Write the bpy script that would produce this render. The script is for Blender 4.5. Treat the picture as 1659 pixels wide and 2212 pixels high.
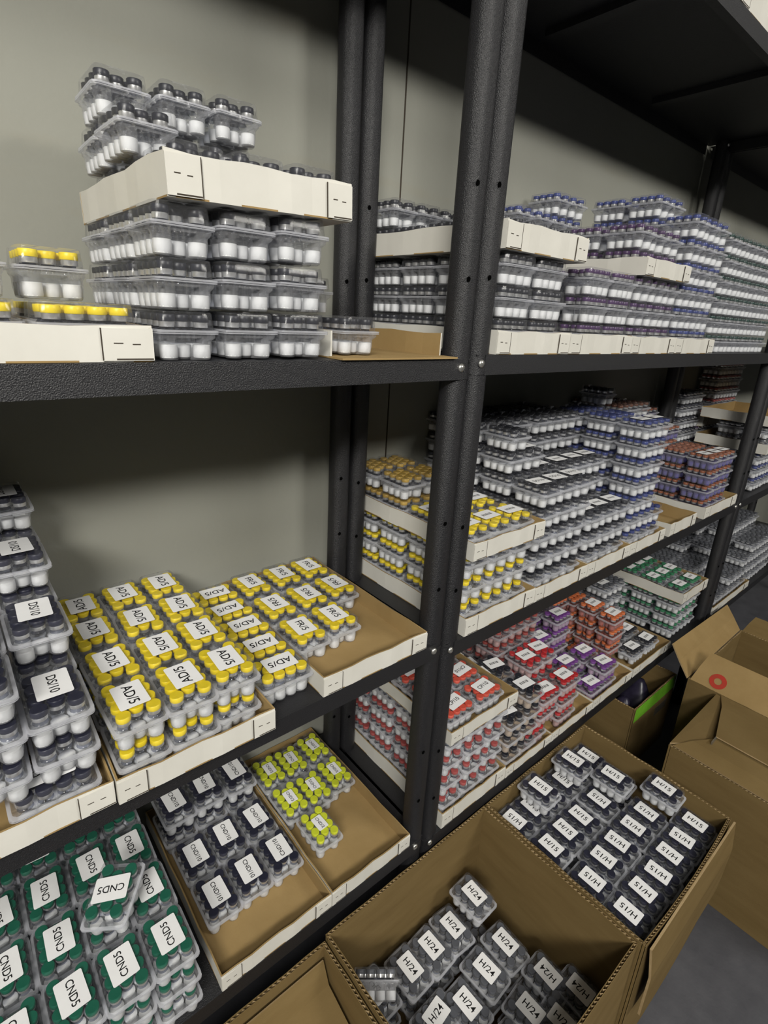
import bpy, bmesh, math, random
from mathutils import Vector, Matrix
for _o in list(bpy.data.objects):
    bpy.data.objects.remove(_o)
random.seed(7)
SC = bpy.context.scene
COL = SC.collection
U = 0.5                     # one layout unit in metres
EYE = 2.6                   # eye height in layout units
def W(x, y, z):             # layout units (eye at origin) -> metres with the floor at 0
    return Vector((x*U, y*U, (z+EYE)*U))

# ------------------------------------------------------------------ camera
RW = ((0.767053, -0.164567, 0.620119), (-0.639485, -0.274212, 0.718238), (0.051846, -0.947484, -0.315573))
cam = bpy.data.cameras.new('camera'); camo = bpy.data.objects.new('camera', cam); COL.objects.link(camo)
m3 = Matrix(((RW[0][0], -RW[0][1], -RW[0][2]), (RW[1][0], -RW[1][1], -RW[1][2]), (RW[2][0], -RW[2][1], -RW[2][2])))
camo.matrix_world = Matrix.Translation(W(0, 0, 0)) @ m3.to_4x4()
cam.sensor_fit = 'HORIZONTAL'; cam.sensor_width = 36.0
cam.lens = 36.0*1156.0/1659.0
cam.shift_x = (829.5-825.0)/1659.0
cam.shift_y = (1067.0-1106.0)/1659.0
cam.clip_start = 0.01; cam.clip_end = 60
SC.camera = camo

# ------------------------------------------------------------------ light and exposure
wd = bpy.data.worlds.new('world'); SC.world = wd; wd.use_nodes = True
wd.node_tree.nodes['Background'].inputs[0].default_value = (0.75, 0.8, 0.9, 1)
wd.node_tree.nodes['Background'].inputs[1].default_value = 0.05
def area(name, loc, target, sx, sy, power, col=(1, 0.97, 0.90)):
    l = bpy.data.lights.new(name, 'AREA'); l.shape = 'RECTANGLE'; l.size = sx; l.size_y = sy
    l.energy = power; l.color = col
    o = bpy.data.objects.new(name, l); COL.objects.link(o); o.location = loc
    o.rotation_euler = (Vector(target)-Vector(loc)).to_track_quat('-Z', 'Y').to_euler()
    return o
CEIL = 2.95
area('ceiling_light', (-1.75, -1.9, CEIL-0.06), (-0.6, 0.5, 0.9), 1.2, 0.5, 150)
area('ceiling_light', (-0.7, -0.95, CEIL-0.06), (-0.3, 0.5, 0.9), 1.2, 0.4, 38)
area('ceiling_light', (2.2, -2.2, CEIL-0.06), (1.8, 0.4, 0.9), 1.2, 0.5, 68)  # unseen fill light, added to brighten the middle and far racks
SC.view_settings.view_transform = 'Standard'
SC.view_settings.look = 'None'
SC.view_settings.exposure = 0.18
SC.view_settings.gamma = 1.0
SC.view_settings.use_curve_mapping = False
SC.cycles.max_bounces = 10
SC.cycles.transparent_max_bounces = 24
SC.cycles.caustics_reflective = False
SC.cycles.caustics_refractive = False

# ------------------------------------------------------------------ materials
def new_mat(name):
    m = bpy.data.materials.new(name); m.use_nodes = True
    nt = m.node_tree; nt.nodes.clear()
    out = nt.nodes.new('ShaderNodeOutputMaterial')
    return m, nt, out
def N(nt, t, **kw):
    n = nt.nodes.new(t)
    for k, v in kw.items():
        if k in n.inputs: n.inputs[k].default_value = v
        else: setattr(n, k, v)
    return n
def ramp(nt, stops):
    r = nt.nodes.new('ShaderNodeValToRGB'); e = r.color_ramp.elements
    while len(e) < len(stops): e.new(0.5)
    for el, (p, c) in zip(e, stops):
        el.position = p; el.color = (*c, 1) if len(c) == 3 else c
    return r
def surf(name, c1, c2=None, scale=20, rough=0.6, metal=0.0, bump=0.0, bscale=None, stretch=(1, 1, 1), spec=0.5, detail=5, sheen=0.0, coord='Object'):
    m, nt, out = new_mat(name)
    b = N(nt, 'ShaderNodeBsdfPrincipled'); nt.links.new(b.outputs[0], out.inputs[0])
    b.inputs['Roughness'].default_value = rough; b.inputs['Metallic'].default_value = metal
    b.inputs['Specular IOR Level'].default_value = spec
    tc = N(nt, 'ShaderNodeTexCoord'); mp = N(nt, 'ShaderNodeMapping'); mp.inputs['Scale'].default_value = stretch
    nt.links.new(tc.outputs[coord], mp.inputs[0])
    if c2 is None:
        b.inputs['Base Color'].default_value = (*c1, 1)
    else:
        n = N(nt, 'ShaderNodeTexNoise', Scale=scale, Detail=detail, Roughness=0.6)
        nt.links.new(mp.outputs[0], n.inputs['Vector'])
        r = ramp(nt, [(0.3, c1), (0.7, c2)]); nt.links.new(n.outputs[0], r.inputs[0])
        nt.links.new(r.outputs[0], b.inputs['Base Color'])
    if bump > 0:
        n2 = N(nt, 'ShaderNodeTexNoise', Scale=bscale or scale*4, Detail=3)
        nt.links.new(mp.outputs[0], n2.inputs['Vector'])
        bp = N(nt, 'ShaderNodeBump', Strength=bump, Distance=0.002)
        nt.links.new(n2.outputs[0], bp.inputs['Height']); nt.links.new(bp.outputs[0], b.inputs['Normal'])
    return m
def clear(name, tint, haze, hazecol, rough=0.12, gloss=1.0):
    # thin clear plastic or glass: see-through, a little milky, shiny at grazing angles
    m, nt, out = new_mat(name)
    tr = N(nt, 'ShaderNodeBsdfTransparent'); tr.inputs[0].default_value = (*tint, 1)
    df = N(nt, 'ShaderNodeBsdfDiffuse'); df.inputs[0].default_value = (*hazecol, 1)
    tl = N(nt, 'ShaderNodeBsdfTranslucent'); tl.inputs[0].default_value = (*hazecol, 1)
    dm = N(nt, 'ShaderNodeMixShader'); dm.inputs[0].default_value = 0.45
    nt.links.new(df.outputs[0], dm.inputs[1]); nt.links.new(tl.outputs[0], dm.inputs[2])
    mx = N(nt, 'ShaderNodeMixShader'); mx.inputs[0].default_value = haze
    nt.links.new(tr.outputs[0], mx.inputs[1]); nt.links.new(dm.outputs[0], mx.inputs[2])
    gl = N(nt, 'ShaderNodeBsdfGlossy'); gl.inputs['Roughness'].default_value = rough
    gl.inputs[0].default_value = (1, 1, 1, 1)
    lw = N(nt, 'ShaderNodeLayerWeight', Blend=0.28)
    mu = N(nt, 'ShaderNodeMath', operation='MULTIPLY'); mu.inputs[1].default_value = 0.55*gloss
    nt.links.new(lw.outputs['Fresnel'], mu.inputs[0])
    m2 = N(nt, 'ShaderNodeMixShader')
    nt.links.new(mu.outputs[0], m2.inputs[0]); nt.links.new(mx.outputs[0], m2.inputs[1]); nt.links.new(gl.outputs[0], m2.inputs[2])
    nt.links.new(m2.outputs[0], out.inputs[0])
    return m

def wall_mat():
    m, nt, out = new_mat('painted_plaster')
    b = N(nt, 'ShaderNodeBsdfPrincipled', Roughness=0.75); nt.links.new(b.outputs[0], out.inputs[0])
    b.inputs['Specular IOR Level'].default_value = 0.25
    tc = N(nt, 'ShaderNodeTexCoord')
    n = N(nt, 'ShaderNodeTexNoise', Scale=2.2, Detail=6); nt.links.new(tc.outputs['Object'], n.inputs['Vector'])
    r = ramp(nt, [(0.3, (0.255, 0.256, 0.222)), (0.7, (0.298, 0.300, 0.264))]); nt.links.new(n.outputs[0], r.inputs[0])
    mp = N(nt, 'ShaderNodeMapping'); mp.inputs['Scale'].default_value = (1.2, 1, 5)
    nt.links.new(tc.outputs['Object'], mp.inputs[0])
    n2 = N(nt, 'ShaderNodeTexNoise', Scale=3.0, Detail=8); nt.links.new(mp.outputs[0], n2.inputs['Vector'])
    r2 = ramp(nt, [(0.60, (0, 0, 0)), (0.78, (1, 1, 1))]); nt.links.new(n2.outputs[0], r2.inputs[0])
    mm = N(nt, 'ShaderNodeMath', operation='MULTIPLY'); mm.inputs[1].default_value = 0.28
    nt.links.new(r2.outputs[0], mm.inputs[0])
    mx = N(nt, 'ShaderNodeMixRGB'); mx.inputs[2].default_value = (0.28, 0.25, 0.18, 1)
    nt.links.new(mm.outputs[0], mx.inputs[0]); nt.links.new(r.outputs[0], mx.inputs[1])
    nt.links.new(mx.outputs[0], b.inputs['Base Color'])
    n3 = N(nt, 'ShaderNodeTexNoise', Scale=120, Detail=4); nt.links.new(tc.outputs['Object'], n3.inputs['Vector'])
    bp = N(nt, 'ShaderNodeBump', Strength=0.15, Distance=0.002); nt.links.new(n3.outputs[0], bp.inputs['Height'])
    nt.links.new(bp.outputs[0], b.inputs['Normal'])
    return m
M = {}
M['wall'] = wall_mat()
M['floor'] = surf('grey_floor', (0.055, 0.056, 0.066), (0.085, 0.086, 0.098), 14, 0.55, bump=0.2, bscale=160)
M['ceiling'] = surf('white_ceiling', (0.30, 0.30, 0.28), (0.34, 0.34, 0.32), 4, 0.8)
M['dimwall'] = surf('grey_wall_paint', (0.20, 0.20, 0.19), (0.24, 0.24, 0.23), 3, 0.8)
M['steel'] = surf('black_hammered_paint', (0.008, 0.008, 0.0095), (0.019, 0.019, 0.022), 700, 0.40, bump=0.6, bscale=850, spec=0.55)
M['hole'] = surf('hole_black', (0.002, 0.002, 0.002), rough=0.9, spec=0.0)
M['bolt'] = surf('zinc_bolt', (0.62, 0.61, 0.58), (0.75, 0.74, 0.70), 300, 0.28, metal=0.9)
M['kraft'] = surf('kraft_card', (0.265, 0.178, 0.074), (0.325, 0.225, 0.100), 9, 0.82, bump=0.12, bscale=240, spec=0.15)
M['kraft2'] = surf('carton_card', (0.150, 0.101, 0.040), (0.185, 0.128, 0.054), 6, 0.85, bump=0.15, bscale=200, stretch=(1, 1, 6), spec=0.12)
M['flute'] = surf('carton_fluting', (0.33, 0.235, 0.125), (0.42, 0.31, 0.17), 60, 0.9, spec=0.1)
M['white'] = surf('white_card', (0.57, 0.555, 0.505), (0.65, 0.635, 0.585), 7, 0.7, bump=0.06, bscale=150, spec=0.2)
M['slit'] = surf('slit_dark', (0.06, 0.05, 0.04), rough=0.9, spec=0.0)
M['sticker'] = surf('sticker_paper', (0.74, 0.74, 0.745), (0.78, 0.78, 0.785), 40, 0.55, spec=0.3)
M['ink'] = surf('black_ink', (0.012, 0.012, 0.013), rough=0.6, spec=0.2)
M['greyink'] = surf('grey_ink', (0.20, 0.20, 0.20), rough=0.6, spec=0.2)
M['red_ink'] = surf('red_ink', (0.42, 0.035, 0.025), (0.30, 0.05, 0.03), 60, 0.7, spec=0.1)
M['green'] = surf('green_tape', (0.13, 0.36, 0.02), (0.17, 0.45, 0.03), 50, 0.45)
M['tape'] = clear('clear_tape', (0.8, 0.75, 0.62), 0.25, (0.62, 0.58, 0.50), 0.2)
M['shell'] = clear('clear_plastic', (0.97, 0.973, 0.98), 0.24, (0.92, 0.93, 0.97), 0.16, 0.42)
M['lidwall'] = clear('clear_lid_wall', (0.97, 0.972, 0.978), 0.05, (0.88, 0.89, 0.93), 0.10, 0.55)
M['neck'] = clear('darkened_neck_glass', (0.42, 0.44, 0.52), 0.0, (0.5, 0.5, 0.5), 0.05, 0.55)  # dark tint stands in for dark surroundings refracted in the neck glass
M['flange'] = clear('milky_flange', (0.95, 0.955, 0.97), 0.52, (0.88, 0.89, 0.95), 0.2, 0.5)
M['lid'] = clear('clear_lid_plastic', (0.97, 0.972, 0.978), 0.022, (0.84, 0.85, 0.88), 0.09, 0.40)
M['glass'] = clear('vial_glass', (0.96, 0.965, 0.975), 0.0, (0.7, 0.75, 0.8), 0.05, 0.34)
M['glass_purple'] = clear('purple_glass', (0.36, 0.32, 0.70), 0.25, (0.22, 0.16, 0.55), 0.08)
M['glass_orange'] = clear('orange_glass', (0.85, 0.45, 0.35), 0.25, (0.72, 0.22, 0.12), 0.08)
M['crimp'] = surf('aluminium', (0.72, 0.72, 0.72), (0.80, 0.80, 0.80), 200, 0.32, metal=0.85)
M['bag'] = surf('dark_bag', (0.012, 0.010, 0.022), (0.03, 0.026, 0.05), 30, 0.35)
CAPS = {'black': (0.010, 0.011, 0.018), 'navy': (0.012, 0.013, 0.030), 'yellow': (0.76, 0.585, 0.016), 'lime': (0.62, 0.68, 0.03),
        'green': (0.006, 0.105, 0.062), 'darkgreen': (0.006, 0.035, 0.028), 'blue': (0.030, 0.046, 0.185), 'purple': (0.055, 0.020, 0.085),
        'violet': (0.17, 0.045, 0.26), 'red': (0.38, 0.075, 0.070), 'crimson': (0.46, 0.018, 0.022), 'coral': (0.62, 0.085, 0.05), 'amber': (0.27, 0.085, 0.035),
        'brown': (0.14, 0.050, 0.025), 'orange': (0.62, 0.16, 0.05), 'grey': (0.09, 0.095, 0.11), 'rust': (0.35, 0.06, 0.05), 'leaf': (0.03, 0.20, 0.09),
        'ochre': (0.42, 0.27, 0.05)}
for k, c in CAPS.items():
    M['cap_'+k] = surf('cap_'+k, c, tuple(min(1, v*1.12) for v in c), 90, 0.38, spec=0.4)
PUCKS = {'white': (0.90, 0.90, 0.89), 'beige': (0.62, 0.47, 0.33), 'pink': (0.66, 0.38, 0.35), 'violet': (0.25, 0.19, 0.62), 'orange': (0.80, 0.27, 0.08),
         'mauve': (0.45, 0.28, 0.42), 'grey': (0.60, 0.62, 0.65)}
for k, c in PUCKS.items():
    M['puck_'+k] = surf('powder_'+k, c, tuple(min(1, v*1.04) for v in c), 160, 0.85, bump=0.1, spec=0.1)

# ------------------------------------------------------------------ mesh helpers
def mesh(name, bm, mats, smooth=None):
    me = bpy.data.meshes.new(name)
    bmesh.ops.recalc_face_normals(bm, faces=bm.faces)
    bm.to_mesh(me); bm.free()
    for m in mats: me.materials.append(m)
    if smooth is not None:
        me.shade_smooth()
        try: me.set_sharp_from_angle(angle=math.radians(smooth))
        except Exception: pass
    return me
def link(name, me, parent=None, loc=None):
    o = bpy.data.objects.new(name, me); COL.objects.link(o)
    if parent is not None: o.parent = parent
    if loc is not None: o.location = loc
    return o
def empty(name, loc, rz=0.0):
    o = bpy.data.objects.new(name, None); COL.objects.link(o); o.location = loc; o.rotation_euler = (0, 0, rz)
    o.empty_display_size = 0.03
    return o
def tag(o, label, cat, group=None):
    o['label'] = label; o['category'] = cat
    if group: o['group'] = group
    return o
def bx(bm, x0, x1, y0, y1, z0, z1, mi=0, M4=None):
    vs = [bm.verts.new((x, y, z)) for z in (z0, z1) for y in (y0, y1) for x in (x0, x1)]
    if M4 is not None:
        for v in vs: v.co = M4 @ v.co
    fs = []
    for q in ((0, 2, 3, 1), (4, 5, 7, 6), (0, 1, 5, 4), (2, 6, 7, 3), (0, 4, 6, 2), (1, 3, 7, 5)):
        f = bm.faces.new([vs[i] for i in q]); f.material_index = mi; fs.append(f)
    return fs
def rbox(bm, x0, x1, y0, y1, z0, z1, r, mi=0, seg=2):
    fs = bx(bm, x0, x1, y0, y1, z0, z1, mi)
    es = list({e for f in fs for e in f.edges})
    bmesh.ops.bevel(bm, geom=es, offset=r, segments=seg, affect='EDGES')
def loft(bm, rings, cap0=True, cap1=True, mi=0, mis=None):
    R = [[bm.verts.new(p) for p in ring] for ring in rings]
    n = len(R[0])
    for k in range(len(R)-1):
        for i in range(n):
            f = bm.faces.new((R[k][i], R[k][(i+1) % n], R[k+1][(i+1) % n], R[k+1][i])); f.material_index = mis[k] if mis else mi
    if cap0: bm.faces.new(R[0][::-1]).material_index = mis[0] if mis else mi
    if cap1: bm.faces.new(R[-1]).material_index = mis[-1] if mis else mi
def circ(r, z, n=12, cx=0, cy=0):
    return [(cx+r*math.cos(2*math.pi*i/n), cy+r*math.sin(2*math.pi*i/n), z) for i in range(n)]
def rrect(hx, hy, r, z, n=4):
    pts = []
    for (sx, sy, a0) in ((1, 1, 0), (-1, 1, 90), (-1, -1, 180), (1, -1, 270)):
        for i in range(n+1):
            a = math.radians(a0+90*i/n)
            pts.append((sx*(hx-r)+r*math.cos(a), sy*(hy-r)+r*math.sin(a), z))
    return pts

# ------------------------------------------------------------------ room
def slab(name, lo, hi, mat):
    bm = bmesh.new(); bx(bm, lo[0], hi[0], lo[1], hi[1], lo[2], hi[2])
    o = link(name, mesh(name, bm, [mat])); o['kind'] = 'structure'; return o
WALLY = 1.672*U
slab('floor', (-2.6, -3.6, -0.06), (5.2, WALLY+0.1, 0), M['floor'])
SEAM = 1.452*U
slab('wall_back', (-2.6, WALLY, 0), (5.2, WALLY+0.1, CEIL), M['wall'])
bm = bmesh.new(); bx(bm, SEAM-0.0012, SEAM+0.0012, WALLY-0.0012, WALLY+0.0005, 0, CEIL-0.002)
o = link('trim_1', mesh('trim_1', bm, [M['slit']])); o['kind'] = 'structure'
slab('wall_front', (-2.6, -3.7, 0), (5.2, -3.6, CEIL), M['dimwall'])
slab('wall_left', (-2.7, -3.6, 0), (-2.6, WALLY+0.1, CEIL), M['dimwall'])
slab('wall_right', (5.2, -3.6, 0), (5.3, WALLY+0.1, CEIL), M['dimwall'])
slab('ceiling', (-2.6, -3.6, CEIL), (5.2, WALLY+0.1, CEIL+0.08), M['ceiling'])

# ------------------------------------------------------------------ shelving racks
LIP = 0.056*U
def rack(name_label, x0, x1, levels, floor_z=0.0, holes=True):
    """x0..x1 outer faces, levels = tops of the shelf decks (layout z)."""
    root = empty('shelving_rack', W(x0, 1.0, -EYE)); tag(root, name_label, 'shelving rack')
    ox, oy = x0*U, 1.0*U
    L = (x1-x0)*U; D = 0.60*U; pw = 0.070*U
    top = (1.24+EYE)*U
    bm = bmesh.new()
    ring = lambda z: [(px, py, z) for px, py, _ in rrect(pw/2, pw/2, pw*0.40, 0, 5)]
    loft(bm, [ring(0.004), ring(top)]); pm = mesh('post', bm, [M['steel']], 40)
    bm = bmesh.new(); loft(bm, [[(px*1.08, py*1.08, z) for px, py, _ in rrect(pw/2, pw/2, pw*0.3, 0, 3)] for z in (0, 0.03)])
    footm = mesh('foot', bm, [M['hole']], 40)
    bm = bmesh.new(); loft(bm, [circ(0.0033, 0, 10), circ(0.0033, 0.0008, 10)])
    bmesh.ops.rotate(bm, verts=bm.verts, cent=(0, 0, 0), matrix=Matrix.Rotation(math.pi/2, 3, 'X'))
    hm = mesh('hole', bm, [M['hole']])
    bm = bmesh.new(); loft(bm, [circ(0.0058, 0, 14), circ(0.0058, 0.0012, 14), circ(0.0045, 0.0030, 14), circ(0.0016, 0.0040, 14)])
    bmesh.ops.rotate(bm, verts=bm.verts, cent=(0, 0, 0), matrix=Matrix.Rotation(math.pi/2, 3, 'X'))
    bolm = mesh('bolt', bm, [M['bolt']], 40)
    bm = bmesh.new(); loft(bm, [[(px*1.05, py*1.05, z) for px, py, _ in rrect(pw/2, pw/2, pw*0.40, 0, 5)] for z in (0, 0.02)])
    slm = mesh('sleeve', bm, [M['steel']], 40)
    for px in (pw/2, L-pw/2):
        for py in (pw/2, D-pw/2):
            p = link('post', pm, root, (px, py, 0))
            link('foot', footm, p, (0, 0, 0))
            for lv in levels:
                for dz in (0.20, 0.42):
                    if lv+dz > 1.2: continue
                    hx = -pw*0.22
                    link('hole', hm, p, (hx, -pw/2-0.0001 if py < D/2 else -pw/2-0.0001, (lv+dz+EYE)*U))
                link('bolt', bolm, p, (-pw*0.18, -pw/2-0.0004, (lv-0.024+EYE)*U))
                link('sleeve', slm, p, (0, 0, (lv-0.055+EYE)*U))
    for lv in levels:
        zt = (lv+EYE)*U
        bm = bmesh.new()
        bx(bm, 0.004, L-0.004, 0.0015, 0.657*U, zt-0.0018, zt)                     # deck
        # notches for the posts are hidden under the deck; lips all around
        fr = 0.0008
        rb = 0.0016
        bx(bm, pw*0.55, L-pw*0.55, -0.0012, 0.0012, zt-LIP, zt)                      # front lip
        bx(bm, pw*0.55, L-pw*0.55, 0.0012, 0.014, zt-LIP, zt-LIP+0.0016)             # return flange
        bx(bm, pw*0.55, L-pw*0.55, 0.655*U, 0.657*U, zt-LIP, zt)                           # back lip
        bx(bm, 0.004, 0.0065, pw*0.6, D-pw*0.6, zt-LIP, zt)
        bx(bm, L-0.0065, L-0.004, pw*0.6, D-pw*0.6, zt-LIP, zt)
        nb = max(3, int(L/0.45))
        for k in range(1, nb):                                                       # stiffening ribs under the deck
            x = L*k/nb; bx(bm, x-0.012, x+0.012, 0.014, D-0.01, zt-0.014, zt-0.0018)
        link('shelf', mesh('shelf', bm, [M['steel']]), root)
    return root
AT, AM, AB = -0.099, -0.997, -1.853
BT, BM_, BB = -0.089, -1.026, -1.895
UP = 1.09
rack('black steel shelving rack nearest the camera with tall empty wall behind its middle shelf', -1.58, 1.168, (UP, AT, AM, AB))
rack('black steel shelving rack in the middle, packed with stacked vial boxes', 1.180, 3.926, (UP, BT, BM_, BB))
rack('black steel shelving rack farthest along the wall, mostly hidden behind the middle rack', 3.938, 6.68, (UP, BT, BM_, BB))

# ------------------------------------------------------------------ vial boxes
BW, BL, BH = 0.058, 0.081, 0.044        # flange width, flange length, height
VP = 0.0171                             # vial pitch
VC = [(-0.0156, (k-1.5)*VP) for k in range(4)]+[(0.0, (k-1)*VP) for k in range(3)]+[(0.0156, (k-1.5)*VP) for k in range(4)]
def outline(r, sc, z, n):
    pts = []
    for i in range(n):
        a = 2*math.pi*(i+0.5)/n; d = (math.cos(a), math.sin(a)); best = 0
        for cx, cy in VC:
            b = d[0]*cx+d[1]*cy; c = cx*cx+cy*cy-r*r
            disc = b*b-c
            if disc >= 0: best = max(best, b+math.sqrt(disc))
        pts.append((d[0]*best*sc, d[1]*best*sc, z))
    return pts
def rr_polar(hx, hy, r, z, n):
    pts = []
    for i in range(n):
        a = 2*math.pi*(i+0.5)/n; d = (math.cos(a), math.sin(a))
        t = 1/max(abs(d[0])/hx, abs(d[1])/hy)
        x, y = d[0]*t, d[1]*t
        qx, qy = abs(x)-(hx-r), abs(y)-(hy-r)
        if qx > 0 and qy > 0:
            # ray against corner circle
            cx, cy = math.copysign(hx-r, x), math.copysign(hy-r, y)
            b = d[0]*cx+d[1]*cy; c = cx*cx+cy*cy-r*r; disc = b*b-c
            if disc >= 0: t = b+math.sqrt(disc); x, y = d[0]*t, d[1]*t
        pts.append((x, y, z))
    return pts
ZF = 0.0255                             # flange height
def base_mesh(n):
    bm = bmesh.new()
    loft(bm, [outline(0.0080, 0.93, 0.0004, n), outline(0.0086, 0.97, 0.0014, n), outline(0.0092, 1.0, 0.010, n), outline(0.0093, 1.0, ZF-0.0075, n),
              rr_polar(0.0262, 0.0375, 0.005, ZF-0.0045, n), rr_polar(0.0265, 0.0380, 0.005, ZF-0.0012, n),
              rr_polar(BW/2, BL/2, 0.006, ZF-0.0010, n), rr_polar(BW/2, BL/2, 0.006, ZF, n)], True, False, 0, [0, 0, 0, 0, 0, 1, 1])
    return mesh('box_base', bm, [M['shell'], M['flange']], 50)
def lid_mesh(n):
    bm = bmesh.new()
    loft(bm, [rr_polar(BW/2, BL/2, 0.006, ZF+0.0004, n), rr_polar(BW/2, BL/2, 0.006, ZF+0.0022, n), rr_polar(0.0258, 0.0372, 0.006, ZF+0.0024, n),
              rr_polar(0.0246, 0.0360, 0.006, BH-0.0016, n), rr_polar(0.0240, 0.0354, 0.006, BH-0.0002, n), rr_polar(0.0232, 0.0346, 0.006, BH-0.0006, n)], False, True, 0, [1, 1, 2, 2, 0])
    return mesh('box_lid', bm, [M['lid'], M['flange'], M['lidwall']], 40)
BASE = {2: base_mesh(96), 1: base_mesh(72), 0: base_mesh(48)}
LID = {2: lid_mesh(64), 1: lid_mesh(48), 0: lid_mesh(40)}
Z0 = 0.0022
def vial_rings(n, r=0.0083):
    g = [circ(r*0.92, Z0, n), circ(r, Z0+0.001, n), circ(r, Z0+0.0215, n), circ(r*0.86, Z0+0.0240, n), circ(0.0052, Z0+0.0262, n), circ(0.0052, Z0+0.0282, n)]
    p = [circ(r*0.93, Z0+0.0005, n), circ(r*0.96, Z0+0.0009, n), circ(r*0.96, Z0+0.0118, n), circ(r*0.90, Z0+0.0122, n)]
    c = [circ(0.0066, Z0+0.0278, n), circ(0.0069, Z0+0.0284, n), circ(0.0069, Z0+0.0342, n), circ(0.0060, Z0+0.0344, n)]
    return g, p, c
def cap_rings(n):
    return [circ(0.0073, Z0+0.0326, n), circ(0.0076, Z0+0.0331, n), circ(0.0076, Z0+0.0382, n), circ(0.0071, Z0+0.0388, n)]
def add_vial(bm, n, dx=0, dy=0, cap=False):
    g, p, c = vial_rings(n)
    sh = lambda R: [[(x+dx, y+dy, z) for x, y, z in ring] for ring in R]
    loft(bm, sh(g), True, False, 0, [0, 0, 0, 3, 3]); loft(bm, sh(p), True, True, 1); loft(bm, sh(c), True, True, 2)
    if cap: loft(bm, sh(cap_rings(n)), True, True, 4)
_vm, _cm, _jm = {}, {}, {}
def glass_for(puck): return M['glass_purple'] if puck == 'violet' else M['glass_orange'] if puck == 'orange' else M['glass']
def vial_mesh(puck, cap=None, n=12):
    k = (puck, cap, n)
    if k not in _vm:
        bm = bmesh.new(); add_vial(bm, n, cap=cap is not None)
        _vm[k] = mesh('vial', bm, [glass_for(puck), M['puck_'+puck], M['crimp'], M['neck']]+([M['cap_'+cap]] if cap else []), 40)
    return _vm[k]
def cap_mesh(cap):
    if cap not in _cm:
        bm = bmesh.new(); loft(bm, cap_rings(16)); _cm[cap] = mesh('cap', bm, [M['cap_'+cap]], 40)
    return _cm[cap]
def vials_joined(puck, cap):
    k = (puck, cap)
    if k not in _jm:
        bm = bmesh.new()
        for cx, cy in VC: add_vial(bm, 8, cx, cy, True)
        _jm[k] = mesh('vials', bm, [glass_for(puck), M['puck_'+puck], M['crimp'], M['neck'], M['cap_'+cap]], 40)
    return _jm[k]
_st, _tx = {}, {}
def sticker_mesh(w, l):
    k = (w, l)
    if k not in _st:
        bm = bmesh.new(); loft(bm, [rrect(w/2, l/2, 0.002, z, 2) for z in (0, 0.00025)]); _st[k] = mesh('sticker', bm, [M['sticker']])
    return _st[k]
def text_mesh(txt, size, mat='ink'):
    k = (txt, size, mat)
    if k not in _tx:
        c = bpy.data.curves.new('lettering', 'FONT'); c.body = txt; c.size = size; c.align_x = 'CENTER'; c.align_y = 'CENTER'
        c.resolution_u = 3; c.extrude = 0.00005; c.offset = size*0.008
        o = bpy.data.objects.new('tmp', c); me = bpy.data.meshes.new_from_object(o); me.name = 'lettering'
        bpy.data.objects.remove(o); bpy.data.curves.remove(c)
        me.materials.clear(); me.materials.append(M[mat]); _tx[k] = me
    return _tx[k]
def smudge_mesh():                       # print too small to read in the photograph: a broken line of dashes
    if 'smudge' not in _tx:
        bm = bmesh.new(); x = -0.013
        for w in (0.004, 0.003, 0.0045, 0.002, 0.005):
            bx(bm, x, x+w, -0.0035, 0.0035, 0, 0.0001); x += w+0.0016
        _tx['smudge'] = mesh('print', bm, [M['greyink']])
    return _tx['smudge']
ORD = ['first', 'second', 'third', 'fourth', 'fifth', 'sixth', 'seventh', 'eighth', 'ninth', 'tenth', 'eleventh', 'twelfth']
CAPWORD = {'black': 'black', 'navy': 'dark blue', 'yellow': 'yellow', 'lime': 'lime', 'green': 'green', 'darkgreen': 'dark green', 'blue': 'blue', 'purple': 'dark purple',
           'violet': 'violet', 'red': 'red', 'crimson': 'deep red', 'coral': 'orange red', 'amber': 'amber', 'brown': 'brown', 'orange': 'orange', 'grey': 'grey', 'rust': 'rust red', 'leaf': 'leaf green', 'ochre': 'ochre'}
COUNT = {}
TRAYS = []
def clampto(x, y, z, rot):
    hx, hy = (0.084, 0.061) if abs(rot-90) < 20 else (0.061, 0.084)
    for (x0, x1, y0, y1, zt) in TRAYS:
        if x0 < x < x1 and y0 < y < y1 and -0.005 < z-zt < 0.035:
            x = min(max(x, x0+0.0046+hx), x1-0.0046-hx); y = min(max(y, y0+0.0046+hy), y1-0.0046-hy)
            return x, y, 0.35
    return x, y, 1.0
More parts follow.
